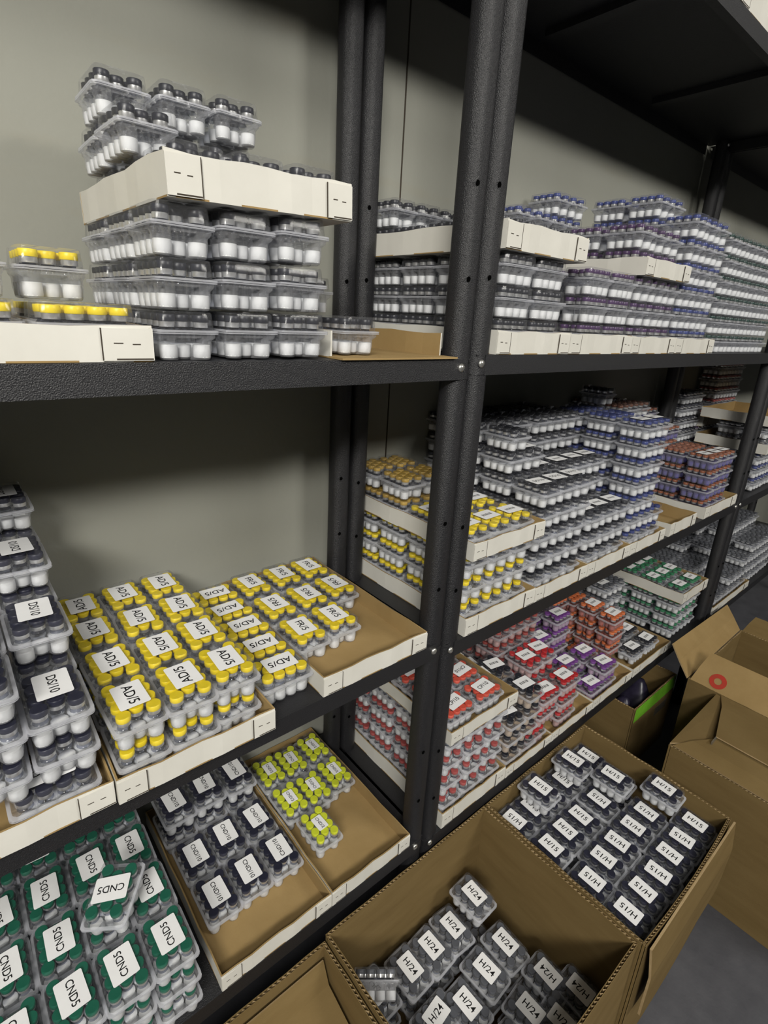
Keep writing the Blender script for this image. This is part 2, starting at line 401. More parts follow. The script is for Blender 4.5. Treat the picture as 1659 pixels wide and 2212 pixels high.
def vial_box(x, y, z, rot, cap, label, group, text=None, trot=-90, detail=1, puck='white', jit=1.0, small=False, tilt=None, scale=None, dark_text='ink'):
    """x,y centre in layout units, z of its underside; rot in degrees, 0 = long side into the shelf."""
    word = CAPWORD[cap].replace(' ', '_')
    if not tilt and (abs(rot) < 20 or abs(rot-90) < 20):
        x, y, q = clampto(x, y, z, rot); jit *= q
    o = empty(word+'_capped_vial_box', W(x+random.uniform(-.0025, .0025)*jit, y+random.uniform(-.003, .003)*jit, z),
              math.radians(rot+random.uniform(-1.3, 1.3)*jit))
    if tilt: o.rotation_euler = (math.radians(tilt[0]), math.radians(tilt[1]), o.rotation_euler[2])
    if scale: o.scale = scale
    tag(o, label, 'vial box', group)
    link('base', BASE[detail], o); link('lid', LID[detail], o)
    if detail == 0:
        v = link('vials', vials_joined(puck, cap), o); v['kind'] = 'stuff'
    else:
        for cx, cy in VC:
            if detail == 2:
                v = link('vial', vial_mesh(puck, None, 14), o, (cx, cy, 0)); link('cap', cap_mesh(cap), v)
            else:
                link('vial', vial_mesh(puck, cap, 10), o, (cx, cy, 0))
    if text:
        w, l = (0.021, 0.029) if small else (0.0315, 0.0435)
        r = math.radians(trot-rot)
        s = link('sticker', sticker_mesh(l, w), o, (random.uniform(-.0012, .0012), random.uniform(-.002, .002), BH+0.0001))
        s.rotation_euler = (0, 0, r+math.radians(random.uniform(-3, 3)))
        if text == '-': link('print', smudge_mesh(), s, (0, 0, 0.00026))
        else: link('lettering', text_mesh(text, (l*0.88)/(0.62*max(4, len(text))) if len(text) > 4 else l*(0.29 if text == 'CND5' else 0.36)), s, (0, 0, 0.00032))
    COUNT[cap] = COUNT.get(cap, 0)+1
    return o
H = 0.0885                              # layer pitch in layout units (box plus a hair)
def grid(where, xs, ys, z0, h, cap, rot=0, text=None, trot=-90, detail=1, puck='white', leftexp=False, hpitch=None, toptext=None, shift=0.0, jit=1.0, rise=0.0):
    """Stacks of boxes: columns xs, rows ys (front first), h layers (int or function of column,row)."""
    hp = hpitch or H
    hf = h if callable(h) else (lambda i, j: h)
    for i, x in enumerate(xs):
        for j, y in enumerate(ys):
            n = hf(i, j)
            for k in range(n):
                top = k == n-1
                front = j == 0 or hf(i, j-1) <= k
                left = (i == 0 and leftexp) or (i > 0 and hf(i-1, j) <= k)
                d = detail if (top or front or left) else 0
                t, tr = None, trot
                if top and toptext:
                    q = toptext(i, j)
                    if q: t, tr = q
                lab = f"{CAPWORD[cap]} capped box{', marked '+t+',' if t and t != '-' else ''} {ORD[k]} layer up, {ORD[i]} along, {'front' if j == 0 else ORD[j]} row, {where}"
                vial_box(x+shift*k, y, z0+k*hp+rise*i*(k+1), rot, cap, lab, f"{CAPWORD[cap]} capped boxes {where}", t, tr, d, puck, jit)

# ------------------------------------------------------------------ card trays
def tray(x0, x1, y0, y1, z, label, h=0.068, front=True, right=True, rz=0.0, inner='kraft', tabs=True, flatfront=False, group='white card trays', tilt=0.0):
    o = empty('card_tray', W(x0, y0, z), math.radians(rz)); o.rotation_euler[1] = math.radians(tilt); tag(o, label, 'tray', group)
    TRAYS.append((x0, x1, y0 if front else y0-0.05, y1, z))
    L, D, HH, t = (x1-x0)*U, (y1-y0)*U, h*U, 0.0022
    ki, wi = 0, 1
    bm = bmesh.new(); bx(bm, 0, L, 0, D, 0.0003, 0.0003+t*0.7, 0)
    bm.faces.ensure_lookup_table(); bm.faces[0].material_index = 1
    link('bottom', mesh('tray_bottom', bm, [M[inner], M['white']]), o)
    def wall(nm, a, b, fl=0):
        # a wall from a to b (outer line), thickness inwards; outside white, inside kraft, raw top edge
        bm = bmesh.new()
        d = Vector((b[0]-a[0], b[1]-a[1])); ln = d.length; d.normalize(); nrm = Vector((-d.y, d.x))
        n = 8
        prev = None
        rows = []
        for k in range(n+1):
            s = ln*k/n; wob = 0.0006*math.sin(k*2.3+ln*31); hz = HH*(1+0.035*math.sin(k*1.7+ln*77))
            p = Vector(a)+d*s
            rows.append((p+nrm*wob, p+nrm*(t+wob), hz))
        V = []
        for (p, q, hz) in rows:
            V.append([bm.verts.new((p.x, p.y, 0.0004)), bm.verts.new((p.x+0, p.y, hz)), bm.verts.new((q.x, q.y, hz)), bm.verts.new((q.x, q.y, 0.0004))])
        for k in range(n):
            A, B = V[k], V[k+1]
            for i, mi in ((0, 1), (1, 0), (2, 0), (3, 1)):
                f = bm.faces.new((A[i], A[(i+1) % 4], B[(i+1) % 4], B[i])); f.material_index = mi
        for E, rev in ((V[0], True), (V[-1], False)):
            f = bm.faces.new(E[::-1] if rev else E); f.material_index = 1
        me = bpy.data.meshes.new(nm); bmesh.ops.recalc_face_normals(bm, faces=bm.faces); bm.to_mesh(me); bm.free()
        me.materials.append(M[inner]); me.materials.append(M['white'])
        return link(nm, me, o)
    wall('wall', (0, 0), (L, 0)) if front else None
    wall('wall', (L, 0), (L, D)) if right else None
    wall('wall', (L, D), (0, D)); wall('wall', (0, D), (0, 0))
    if tabs and front:
        tw, th = min(0.05, L*0.16), HH*0.94
        for s, x in ((1, 0.0), (-1, L-tw)):
            bm = bmesh.new()
            bx(bm, x, x+tw, -0.0016, -0.0004, 0.0015, th, 0)
            f = link('corner_flap', mesh('corner_flap', bm, [M['white']]), o)
            bm = bmesh.new()
            e = x+tw if s > 0 else x
            bx(bm, e-0.0004, e+0.0004, -0.0018, -0.0006, 0.002, th, 0)
            bx(bm, x+tw*0.22, x+tw*0.40, -0.0018, -0.0012, th*0.55, th*0.55+0.0009, 0); bx(bm, x+tw*0.58, x+tw*0.74, -0.0018, -0.0012, th*0.52, th*0.52+0.0009, 0)
            bx(bm, x+tw*0.25, x+tw*0.98, -0.0018, -0.0012, 0.0022, 0.0034, 0)
            link('slit', mesh('slit', bm, [M['slit']]), f)
    if flatfront:
        bm = bmesh.new(); bx(bm, -0.002, L+0.004, -HH*0.9, -0.0005, 0.0004, 0.0004+t, 0)
        link('fallen_wall', mesh('fallen_wall', bm, [M['kraft']]), o)
    return o

# ================================================================== NEAR RACK, upper shelf
w = 'upper shelf of the near rack'
tray(-0.20, 0.318, 1.005, 1.62, AT, 'white card tray of yellow capped boxes on the upper shelf of the near rack', h=0.060)
for k, x in enumerate((0.225, 0.055, -0.115)):
    vial_box(x, 1.075, AT+0.006, 90, 'yellow', f'yellow capped vial box, {ORD[k]} from the open end, front row of the upper shelf tray', 'yellow capped boxes on the upper shelf', detail=2)
for k, (x, y) in enumerate(((0.218, 1.215), (0.09, 1.215), (0.218, 1.38), (0.09, 1.38), (-0.035, 1.215))):
    vial_box(x, y, AT+0.006, 0, 'yellow', f'yellow capped vial box, {ORD[k]} of the bottom layer behind the front tray row', 'yellow capped boxes on the upper shelf', detail=1)
for k, (x, y) in enumerate(((0.205, 1.22), (0.075, 1.20), (-0.045, 1.21))):
    vial_box(x, y, AT+0.006+H, 0, 'yellow', f'yellow capped vial box stacked on the tray row, {ORD[k]} from the black stack', 'yellow capped boxes on the upper shelf', detail=2)
XS = (0.387, 0.509, 0.631); YS = (1.085, 1.25, 1.415)
grid('under the high tray', XS, YS, AT, 3, 'black', detail=2, leftexp=True, rise=0.0022)
tray(0.358, 0.738, 0.998, 1.56, AT+3*H+0.002, 'white card tray resting high on the black capped stack, flaps slotted at its corners', h=0.070, rz=0.3, tilt=-1.9)
grid('in the high tray', (0.422, 0.544, 0.666), (1.095, 1.26, 1.425), AT+3*H+0.009, 1, 'black', detail=2, leftexp=True, rise=0.0045)
vial_box(0.402, 1.266, AT+4*H+0.009, 0, 'black', 'black capped vial box set back above the high white tray, front of its column', 'black capped boxes above the high tray', detail=2)
for k, x in enumerate((0.405, 0.526, 0.650)):
    vial_box(x, 1.44, AT+4*H+0.009+0.0045*k, 0, 'black', f'black capped vial box under the topmost row, {ORD[k]} column, above the high tray', 'black capped boxes above the high tray', detail=2)
    vial_box(x, 1.40 if k else 1.41, AT+5*H+0.010+0.0045*k, 0, 'black', f'topmost black capped vial box, {ORD[k]} column, on the stack above the high tray', 'black capped boxes above the high tray', detail=2)
tray(0.722, 1.085, 1.045, 1.60, AT, 'open tray of bare brown card beside the rack post, front side fallen flat', h=0.062, front=False, flatfront=True, tabs=False)
vial_box(0.812, 1.125, AT+0.006, 2, 'black', 'single black capped vial box standing in the open brown tray', 'black capped boxes in the brown tray', detail=2)
vial_box(0.80, 1.335, AT+0.006, 0, 'black', 'black capped vial box behind the single one in the brown tray', 'black capped boxes in the brown tray', detail=2)
vial_box(0.795, 1.30, AT+0.006+H, 0, 'black', 'upper black capped vial box of the pair in the brown tray', 'black capped boxes in the brown tray', detail=2)

# ================================================================== NEAR RACK, middle shelf
tray(-0.25, 0.162, 0.985, 1.62, AM, 'white card tray under the stacked DS/10 boxes on the near middle shelf', h=0.060)
vial_box(0.064, 1.052, AM+0.006, 90, 'navy', 'dark blue capped DS/10 box lying crosswise at the bottom of the tray front', 'dark blue capped DS/10 boxes', 'DS/10', 0, 2)
def ds(x, ys, hs, col, tr):
    for j, (y, n) in enumerate(zip(ys, hs)):
        for k in range(n):
            top = k == n-1
            if j == 0 and k == 0: continue
            vial_box(x, y, AM+0.006+k*H, 0, 'navy', f'dark blue capped DS/10 box, {ORD[k]} layer, {ORD[j]} row, {col} column by the wall side',
                     'dark blue capped DS/10 boxes', 'DS/10' if top else None, tr[j], 2 if (top or hs[max(0, j-1)] <= k or j == 0) else 0)
ds(0.096, (1.075, 1.235, 1.40, 1.56), (3, 4, 5, 6), 'first', (-90, -90, 90, 90))
ds(-0.022, (1.065, 1.235, 1.40), (4, 4, 5), 'second', (-90, -90, 90))
tray(0.166, 0.530, 0.975, 1.645, AM, 'white card tray holding the doubled AD/5 boxes on the near middle shelf', h=0.062)
ADX = (0.232, 0.345, 0.457)
ADY = ((1.072, 1.225, 1.385, 1.545), (1.072, 1.225, 1.385, 1.55), (1.085, 1.235, 1.39, 1.55))
for i, x in enumerate(ADX):
    for j, y in enumerate(ADY[i]):
        for k in range(2):
            flip = (i == 1 and j == 0) or (i == 0 and j == 3)
            vial_box(x, y, AM+0.006+k*H, 0, 'yellow', f"yellow capped AD/5 box, {'upper' if k else 'lower'} layer, {ORD[i]} column, {ORD[j]} row of the doubled tray",
                     'yellow capped AD/5 boxes in the tray', 'AD/5' if k else None, 90 if flip else -90, 2 if (k or j == 0) else 0, jit=1.6)
for j, y in enumerate((1.10, 1.215, 1.328, 1.445, 1.562)):
    vial_box(0.612+0.004*j, y, AM, 90, 'yellow', f'yellow capped AD/5 box lying crosswise on bare shelf, {ORD[j]} from the shelf edge', 'crosswise yellow AD/5 boxes', 'AD/5', 180, 2)
tray(0.692, 1.082, 1.0, 1.655, AM, 'white card tray of FR/5 boxes with empty brown corner, near middle shelf', h=0.062)
FR = [(0.757, 1.215, -90), (0.88, 1.225, -90), (0.755, 1.383, 90), (0.878, 1.383, 90), (0.998, 1.39, 90), (0.76, 1.556, -90), (0.882, 1.556, -90), (0.999, 1.556, -90)]
for k, (x, y, t) in enumerate(FR):
    vial_box(x, y, AM+0.004, 0, 'yellow', f"yellow capped FR/5 box, {ORD[int(round((y-1.215)/0.17))]} row, {ORD[int(round((x-0.757)/0.12))]} column of the half empty tray", 'yellow capped FR/5 boxes', 'FR/5', t, 2)

# ================================================================== NEAR RACK, bottom shelf
for i, x in enumerate((0.252, 0.138, 0.026, -0.088)):
    for j, y in enumerate((1.07, 1.23, 1.39, 1.55)):
        n = 3
        if i == 2 and j == 0: n = 3
        for k in range(n):
            top = k == n-1
            trs = {(0, 0): 90, (0, 1): 90, (0, 2): -90, (1, 0): 90, (1, 1): 90, (1, 2): -90, (2, 0): -90, (2, 1): 90, (2, 2): 90, (3, 0): -90, (3, 1): -90}
            vial_box(x, y, AB+k*H, 0, 'green', f'green capped CND5 box, {ORD[k]} layer, {ORD[i]} column, {ORD[j]} row, bottom shelf of the near rack',
                     'green capped CND5 boxes', 'CND5' if top else None, trs.get((i, j), -90), 2 if (top or j == 0 or i == 0) else 0)
vial_box(0.168, 1.20, AB+3*H+0.022, -38, 'green', 'loose green capped CND5 box lying askew on top of the CND5 stacks', 'green capped CND5 boxes', 'CND5', 152, 2, tilt=(6, -5))
tray(0.364, 0.740, 1.0, 1.665, AB, 'white card tray of CND/10 boxes, front third bare brown card, near bottom shelf', h=0.060)
C10 = [(0.445, 1.215, 1, -90), (0.556, 1.222, 1, -90), (0.672, 1.222, 1, 90), (0.443, 1.378, 1, -90), (0.552, 1.384, 1, -90), (0.668, 1.386, 1, -90), (0.432, 1.55, 2, -90), (0.548, 1.555, 2, -90), (0.665, 1.545, 2, 90)]
for (x, y, n, t) in C10:
    i = int(round((x-0.443)/0.113)); j = int(round((y-1.215)/0.165))
    for k in range(n):
        vial_box(x, y, AB+0.004+k*H, 0, 'navy', f"dark blue capped CND/10 box, {ORD[j]} row, {ORD[i]} column{', upper of two' if k else ', lower of two' if n == 2 else ''}, low tray",
                 'dark blue capped CND/10 boxes', 'CND/10' if k == n-1 else None, t, 2)
tray(0.744, 1.088, 1.0, 1.665, AB, 'white card tray of lime capped CND/2 boxes, front part empty, near bottom shelf', h=0.060)
C2 = [(0.838, 1.218, -90), (0.805, 1.38, -90), (0.911, 1.372, 90), (1.018, 1.385, -90), (0.797, 1.545, -90), (0.907, 1.54, 90), (1.022, 1.547, -90)]
for (x, y, t) in C2:
    i = int(round((x-0.80)/0.108)); j = int(round((y-1.215)/0.165))
    vial_box(x, y, AB+0.004, 0, 'lime', f'lime capped CND/2 box, {ORD[j]} row, {ORD[i]} column of the half empty tray', 'lime capped CND/2 boxes', 'CND/2', t, 2, small=True, scale=(0.95, 1, 1))

# ================================================================== MIDDLE RACK, upper shelf
w = 'upper shelf of the middle rack'
TB = BT+0.012
tray(1.262, 1.632, 1.0, 1.66, BT, 'white card tray under the black capped stack beside the rack posts', h=0.066)
tray(1.636, 2.056, 1.0, 1.66, BT, 'white card tray under the dark purple capped stack, upper middle rack', h=0.066)
tray(2.060, 2.442, 1.0, 1.66, BT, 'white card tray between the purple and blue stacks, upper middle rack', h=0.064)
tray(2.446, 2.86, 1.0, 1.66, BT, 'white card tray under the tall blue capped stack, upper middle rack', h=0.064)
grid('black stack, upper middle shelf', (1.350, 1.516), (1.065,), TB, 3, 'black', rot=90)
grid('behind that black stack', (1.328, 1.446, 1.564), (1.21, 1.375, 1.54), TB, 3, 'black', leftexp=True)
tray(1.252, 1.655, 1.0, 1.66, TB+3*H, 'white card tray resting on the black capped stack, upper middle rack', h=0.072)
grid('raised tray, upper middle shelf', (1.322, 1.440, 1.558), (1.10, 1.265, 1.43), TB+3*H+0.006, 1, 'black', leftexp=True)
grid('wall end of raised tray', (1.325, 1.443, 1.561), (1.565,), TB+3*H+0.006, 2, 'black', leftexp=True)
grid('purple front pair', (1.797, 1.965), (1.065,), TB, 3, 'purple', rot=90, leftexp=True)
grid('behind the purple pair', (1.755, 1.873, 1.990), (1.22, 1.385), TB, 3, 'purple', leftexp=True)
grid('under the smaller tray', (2.127, 2.246, 2.365), (1.09, 1.25, 1.408), TB, 3, 'purple')
tray(2.060, 2.440, 1.0, 1.40, TB+3*H, 'smaller white card tray resting on purple capped boxes beside the blue stack', h=0.062)
grid('in the smaller tray', (2.127, 2.246, 2.365), (1.12, 1.285), TB+3*H+0.006, 2, 'purple', leftexp=True)
grid('tall upper blue stack', (2.515, 2.633, 2.755), (1.09, 1.255, 1.42), TB, lambda i, j: 6 if j == 0 or i == 2 else 7, 'blue', leftexp=True)
grid('behind the purple boxes', (1.985, 2.127), (1.572,), TB, 6, 'blue', leftexp=True)
grid('blue boxes at the wall', (2.246, 2.365), (1.572,), TB, 7, 'blue', leftexp=True)
grid('dark green upper stack', (2.965, 3.085, 3.203, 3.321, 3.44, 3.56, 3.68), (1.11, 1.275), BT, 6, 'darkgreen', leftexp=True)

# ================================================================== MIDDLE RACK, middle shelf
w = 'middle shelf of the middle rack'
S = BM_
HM = 0.0905
tray(1.267, 1.665, 1.0, 1.668, S, 'white card tray under the yellow capped front stack, middle shelf of middle rack', h=0.068)
grid('lower yellow stack', (1.335, 1.457, 1.580), (1.10, 1.265, 1.43, 1.56+0.035), S+0.010, 3, 'yellow', leftexp=True, hpitch=HM)
tray(1.268, 1.662, 1.0, 1.668, S+0.010+3*HM, 'white card tray of labelled yellow boxes raised on the yellow stack', h=0.064)
grid('raised yellow tray', (1.337, 1.457, 1.58), (1.105, 1.27), S+0.016+3*HM, 1, 'yellow', leftexp=True, hpitch=HM, toptext=lambda i, j: ('-', 0))
grid('raised yellow tray rear', (1.337, 1.457), (1.435, 1.60), S+0.016+3*HM, lambda i, j: 2, 'ochre', leftexp=True, hpitch=HM)
tray(1.669, 2.047, 1.0, 1.668, S, 'white card tray under the near black capped boxes, middle shelf of middle rack', h=0.062)
tray(2.052, 2.430, 1.0, 1.668, S, 'white card tray left of the brown gap, under labelled black boxes', h=0.062)
tray(2.435, 2.806, 1.0, 1.668, S, 'white card tray under the blue capped tower, middle shelf of middle rack', h=0.062)
grid('black middle block', (1.735, 1.855, 1.975), (1.105, 1.27, 1.435, 1.60), S+0.010, lambda i, j: (5, (7 if i == 0 else 6 if i == 1 else 5), 7, 7)[j], 'black', hpitch=HM, leftexp=True,
     toptext=lambda i, j: ('DS/10', -4) if j == 0 else (('-', -4) if j == 1 and i > 0 else None))
grid('black block beside tower', (2.119, 2.239, 2.359), (1.105, 1.27, 1.435, 1.60), S+0.010, lambda i, j: (3, 5, 7, 7)[j], 'black', hpitch=HM,
     toptext=lambda i, j: ('-', -4) if j < 2 else None)
grid('blue tower', (2.505, 2.625), (1.105, 1.275, 1.44), S+0.010, 7, 'blue', hpitch=HM, leftexp=True, toptext=lambda i, j: ('-', -4) if j == 0 else None)
grid('blue pair beside tower', (2.742,), (1.105,), S+0.010, 2, 'blue', hpitch=HM)
grid('brown stack behind tower', (2.875, 2.993, 3.111), (1.43, 1.595), S+0.010, 7, 'brown', hpitch=HM)
vial_box(2.70, 1.44, S+0.010+7*HM+0.004, 0, 'black', 'lone black capped vial box on top of the blue tower, middle shelf', 'lone box on the blue tower')
tray(2.865, 3.20, 0.998, 1.34, S, 'empty white card tray with brown inside between blue tower and amber stack', h=0.070)
vial_box(3.03, 1.265, S+0.006, 90, 'black', 'labelled black capped vial box lying in the almost empty tray', 'box in the empty tray', '-', -4)
tray(3.335, 3.845, 1.0, 1.668, S, 'white card tray under the amber capped violet stack', h=0.068)
grid('amber stack', (3.40, 3.52, 3.64), (1.095, 1.26), S+0.010, lambda i, j: 4, 'amber', puck='violet', leftexp=True, hpitch=HM, toptext=lambda i, j: ('-', -4) if j == 0 else None)
grid('rear amber stack', (3.398, 3.516, 3.634), (1.43, 1.595), S+0.010, lambda i, j: 5+j, 'amber', puck='violet', leftexp=True, hpitch=HM, toptext=lambda i, j: ('-', -4) if j == 0 else None)

# ================================================================== MIDDLE RACK, bottom shelf
w = 'bottom shelf of the middle rack'
S = BB
tray(1.262, 1.655, 1.0, 1.668, S, 'white card tray under the red capped CP stack, bottom shelf of middle rack', h=0.072)
grid('tall red bottom stack', (1.332, 1.457, 1.580), (1.095, 1.26, 1.425, 1.585), S+0.020, 4, 'red', leftexp=True, hpitch=0.096)
tray(1.262, 1.66, 1.0, 1.668, S+0.020+4*0.096, 'white card tray of CP/10 boxes raised on the red stack', h=0.058)
for k, (x, y, t) in enumerate(((1.36, 1.085, 4), (1.53, 1.085, 4), (1.36, 1.21, 184), (1.53, 1.21, 182), (1.36, 1.335, 4), (1.53, 1.335, 4))):
    vial_box(x, y, S+0.026+4*0.096, 90, 'coral', f'orange red capped CP/10 box, {ORD[k//2]} row, {ORD[k%2]} column of the raised tray', 'orange red capped CP/10 boxes', 'CP/10', t, 2)
tray(1.662, 2.01, 1.0, 1.62, S, 'white card tray under the black capped beige boxes, bottom shelf of middle rack', h=0.050)
tray(2.016, 2.385, 1.0, 1.62, S, 'white card tray under the red topped boxes, bottom shelf of middle rack', h=0.050)
tray(2.392, 2.81, 1.0, 1.62, S, 'white card tray under the violet topped boxes, bottom shelf of middle rack', h=0.055)
grid('beige bottom boxes', (1.728, 1.845), (1.09, 1.255, 1.42), S+0.010, lambda i, j: (3, 4, 4)[j] if i == 0 else (4, 4, 3)[j], 'black', puck='beige', hpitch=0.09, toptext=lambda i, j: ('-', -8))
grid('red bottom pair', (2.00, 2.172), (1.075,), S+0.010, 3, 'crimson', rot=90, puck='pink', hpitch=0.09, toptext=lambda i, j: ('-', -4))
grid('raised red pair', (2.02, 2.142), (1.215,), S+0.010, 4, 'crimson', puck='pink', hpitch=0.09, toptext=lambda i, j: ('-', -6))
grid('rust block, bottom shelf', (1.99, 2.11, 2.23), (1.39, 1.555), S+0.010, lambda i, j: 5, 'rust', puck='pink', hpitch=0.09, leftexp=True, toptext=lambda i, j: ('-', -6))
grid('violet front boxes', (2.415, 2.59), (1.075, 1.20), S+0.010, lambda i, j: 2 if (i, j) != (0, 0) else 1, 'violet', rot=90, puck='mauve', hpitch=0.085, toptext=lambda i, j: ('-', -6))
grid('rear violet stack', (2.36, 2.52), (1.35, 1.475), S+0.010, lambda i, j: 4 if i else 3, 'violet', rot=90, puck='mauve', hpitch=0.09, toptext=lambda i, j: ('-', -6))
grid('orange tower', (2.79,), (1.16, 1.285, 1.41, 1.535), S+0.010, lambda i, j: 4, 'orange', rot=90, puck='orange', hpitch=0.09, leftexp=True, toptext=lambda i, j: ('-', 0) if j < 2 else None)
grid('rear orange boxes', (2.65,), (1.45, 1.575), S+0.010, 5, 'orange', rot=90, puck='orange', hpitch=0.09, leftexp=True)
tray(2.83, 3.32, 1.0, 1.62, S, 'low white card tray of two labelled black boxes before the green stack', h=0.055)
for k, x in enumerate((2.965, 3.135)):
    vial_box(x, 1.085, S+0.030, 90, 'black', f'labelled black capped vial box, {ORD[k]} in the low tray before the green stack', 'labelled black boxes in the low tray', '-', 0)
    vial_box(x, 1.21, S+0.030, 90, 'black', f'black capped vial box behind the {ORD[k]} labelled one in the low tray', 'labelled black boxes in the low tray', '-', 0)
grid('beside the green stack', (3.09, 3.21), (1.40, 1.56), S+0.010, 4, 'grey', hpitch=0.09, leftexp=True, toptext=lambda i, j: ('-', -6) if i == 0 else None)
grid('under green tray', (3.475, 3.595, 3.715), (1.11, 1.275, 1.44, 1.595), S+0.004, 3, 'leaf', hpitch=0.09, leftexp=True)
tray(3.41, 3.80, 1.02, 1.66, S+0.004+3*0.09, 'white card tray of leaf green boxes raised on the green stack', h=0.070)
for k, (x, y, r, t) in enumerate(((3.505, 1.09, 90, 0), (3.675, 1.09, 90, 0), (3.475, 1.24, 0, 0), (3.597, 1.24, 0, 0), (3.715, 1.24, 0, 0), (3.475, 1.405, 0, 0), (3.597, 1.405, 0, 0), (3.715, 1.405, 0, 0))):
    vial_box(x, y, S+0.010+3*0.09, r, 'leaf', f'labelled leaf green capped vial box, {ORD[k]} from the corner of the raised green tray', 'labelled leaf green boxes', '-', t)
grid('above the green tray', (3.475, 3.595), (1.575,), S+0.010+3*0.09, 2, 'grey', leftexp=True)

# ================================================================== FAR RACK
w = 'far rack'
tray(4.014, 4.756, 1.0, 1.670, BB, 'white card tray on the bottom shelf of the far rack', h=0.056)
grid('far rack bottom front', (4.08, 4.20, 4.32, 4.44, 4.56, 4.68), (1.10, 1.265), BB+0.006, lambda i, j: (1, 1, 1, 2, 2, 3)[i]+(2 if j else 0), 'grey', detail=0, hpitch=0.09, leftexp=True)
grid('far rack bottom rear', (4.08, 4.20, 4.32, 4.44, 4.56, 4.68), (1.43, 1.575), BB+0.006, lambda i, j: (3, 3, 4, 4, 5, 5, 5)[i], 'grey', detail=0, hpitch=0.09, leftexp=True)
grid('far rack bottom end', (4.82, 4.94, 5.06, 5.18, 5.30), (1.10, 1.265, 1.43), BB+0.006, lambda i, j: 4+j, 'grey', detail=0, hpitch=0.09, leftexp=True)
grid('far rack middle shelf', (4.30, 4.42, 4.54, 4.66, 4.78), (1.10, 1.265), BM_+0.006, lambda i, j: 3, 'blue', detail=0, hpitch=0.09, leftexp=True)
tray(4.22, 4.88, 1.0, 1.45, BM_+0.006+3*0.09, 'white card tray on blue capped boxes, middle shelf of the far rack', h=0.07)
grid('far rack raised tray', (4.30, 4.42, 4.54, 4.66, 4.78), (1.10, 1.265), BM_+0.012+3*0.09, 2, 'grey', detail=0, hpitch=0.09, leftexp=True)
tray(4.22, 4.88, 1.0, 1.45, BM_+0.012+5*0.09, 'upper white card tray in the far rack, above grey boxes', h=0.07)
grid('far rack wall side', (4.44, 4.56, 4.68, 4.80, 4.92), (1.575,), BM_+0.006, 4, 'purple', detail=0, hpitch=0.09, leftexp=True)
tray(4.38, 5.10, 1.48, 1.668, BM_+0.006+4*0.09, 'white card tray at the wall side of the far rack', h=0.085)
grid('far rack wall tray', (4.66, 4.78, 4.90, 5.02), (1.575,), BM_+0.012+4*0.09, 5, 'rust', detail=0, hpitch=0.09, leftexp=True)
grid('far rack back post', (4.07, 4.19, 4.31), (1.57,), BM_+0.006, 7, 'navy', detail=0, hpitch=0.09, leftexp=True)
# top shelf of the middle rack
tray(2.36, 2.90, 1.0, 1.6, UP, 'white card tray on the topmost shelf of the middle rack', h=0.16)

# ================================================================== CARTONS
def zig(bm, L, t, z0, z1, n):
    """corrugated medium: a zigzag strip between two liners, along x"""
    a = []
    for k in range(n+1):
        y = t*0.18 if k % 2 else t*0.82
        a.append((bm.verts.new((L*k/n, y, z0)), bm.verts.new((L*k/n, y, z1))))
    for k in range(n): bm.faces.new((a[k][0], a[k+1][0], a[k+1][1], a[k][1])).material_index = 1
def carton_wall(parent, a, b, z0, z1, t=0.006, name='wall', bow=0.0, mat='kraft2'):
    """two liners with fluting between, standing on the line a-b (metres, parent space)"""
    bm = bmesh.new(); ax, ay = a; dx, dy = b[0]-a[0], b[1]-a[1]; L = math.hypot(dx, dy); ang = math.atan2(dy, dx)
    n = 10
    for (y0, y1) in ((0, t*0.16), (t*0.84, t)):
        V = []
        for k in range(n+1):
            s = L*k/n; off = -bow*math.sin(math.pi*k/n)
            hz = z1+0.0012*math.sin(k*2.1+L*50)
            V.append([bm.verts.new((s, y0+off*0.5, z0)), bm.verts.new((s, y0+off, hz)), bm.verts.new((s, y1+off, hz)), bm.verts.new((s, y1+off*0.5, z0))])
        for k in range(n):
            for i in range(4): bm.faces.new((V[k][i], V[k][(i+1) % 4], V[k+1][(i+1) % 4], V[k+1][i]))
        bm.faces.new(V[0][::-1]); bm.faces.new(V[-1])
    nz = int(L/0.0042)
    prev = None
    for k in range(nz+1):
        s = L*k/nz; off = -bow*math.sin(math.pi*k/nz)
        y = (t*0.2 if k % 2 else t*0.8)+off
        cur = (bm.verts.new((s, y, z1-0.02)), bm.verts.new((s, y, z1+0.0004)))
        if prev: bm.faces.new((prev[0], cur[0], cur[1], prev[1])).material_index = 1
        prev = cur
    me = bpy.data.meshes.new(name); bm.to_mesh(me); bm.free(); me.materials.append(M[mat]); me.materials.append(M['flute'])
    o = link(name, me, parent, (ax, ay, 0)); o.rotation_euler = (0, 0, ang); return o
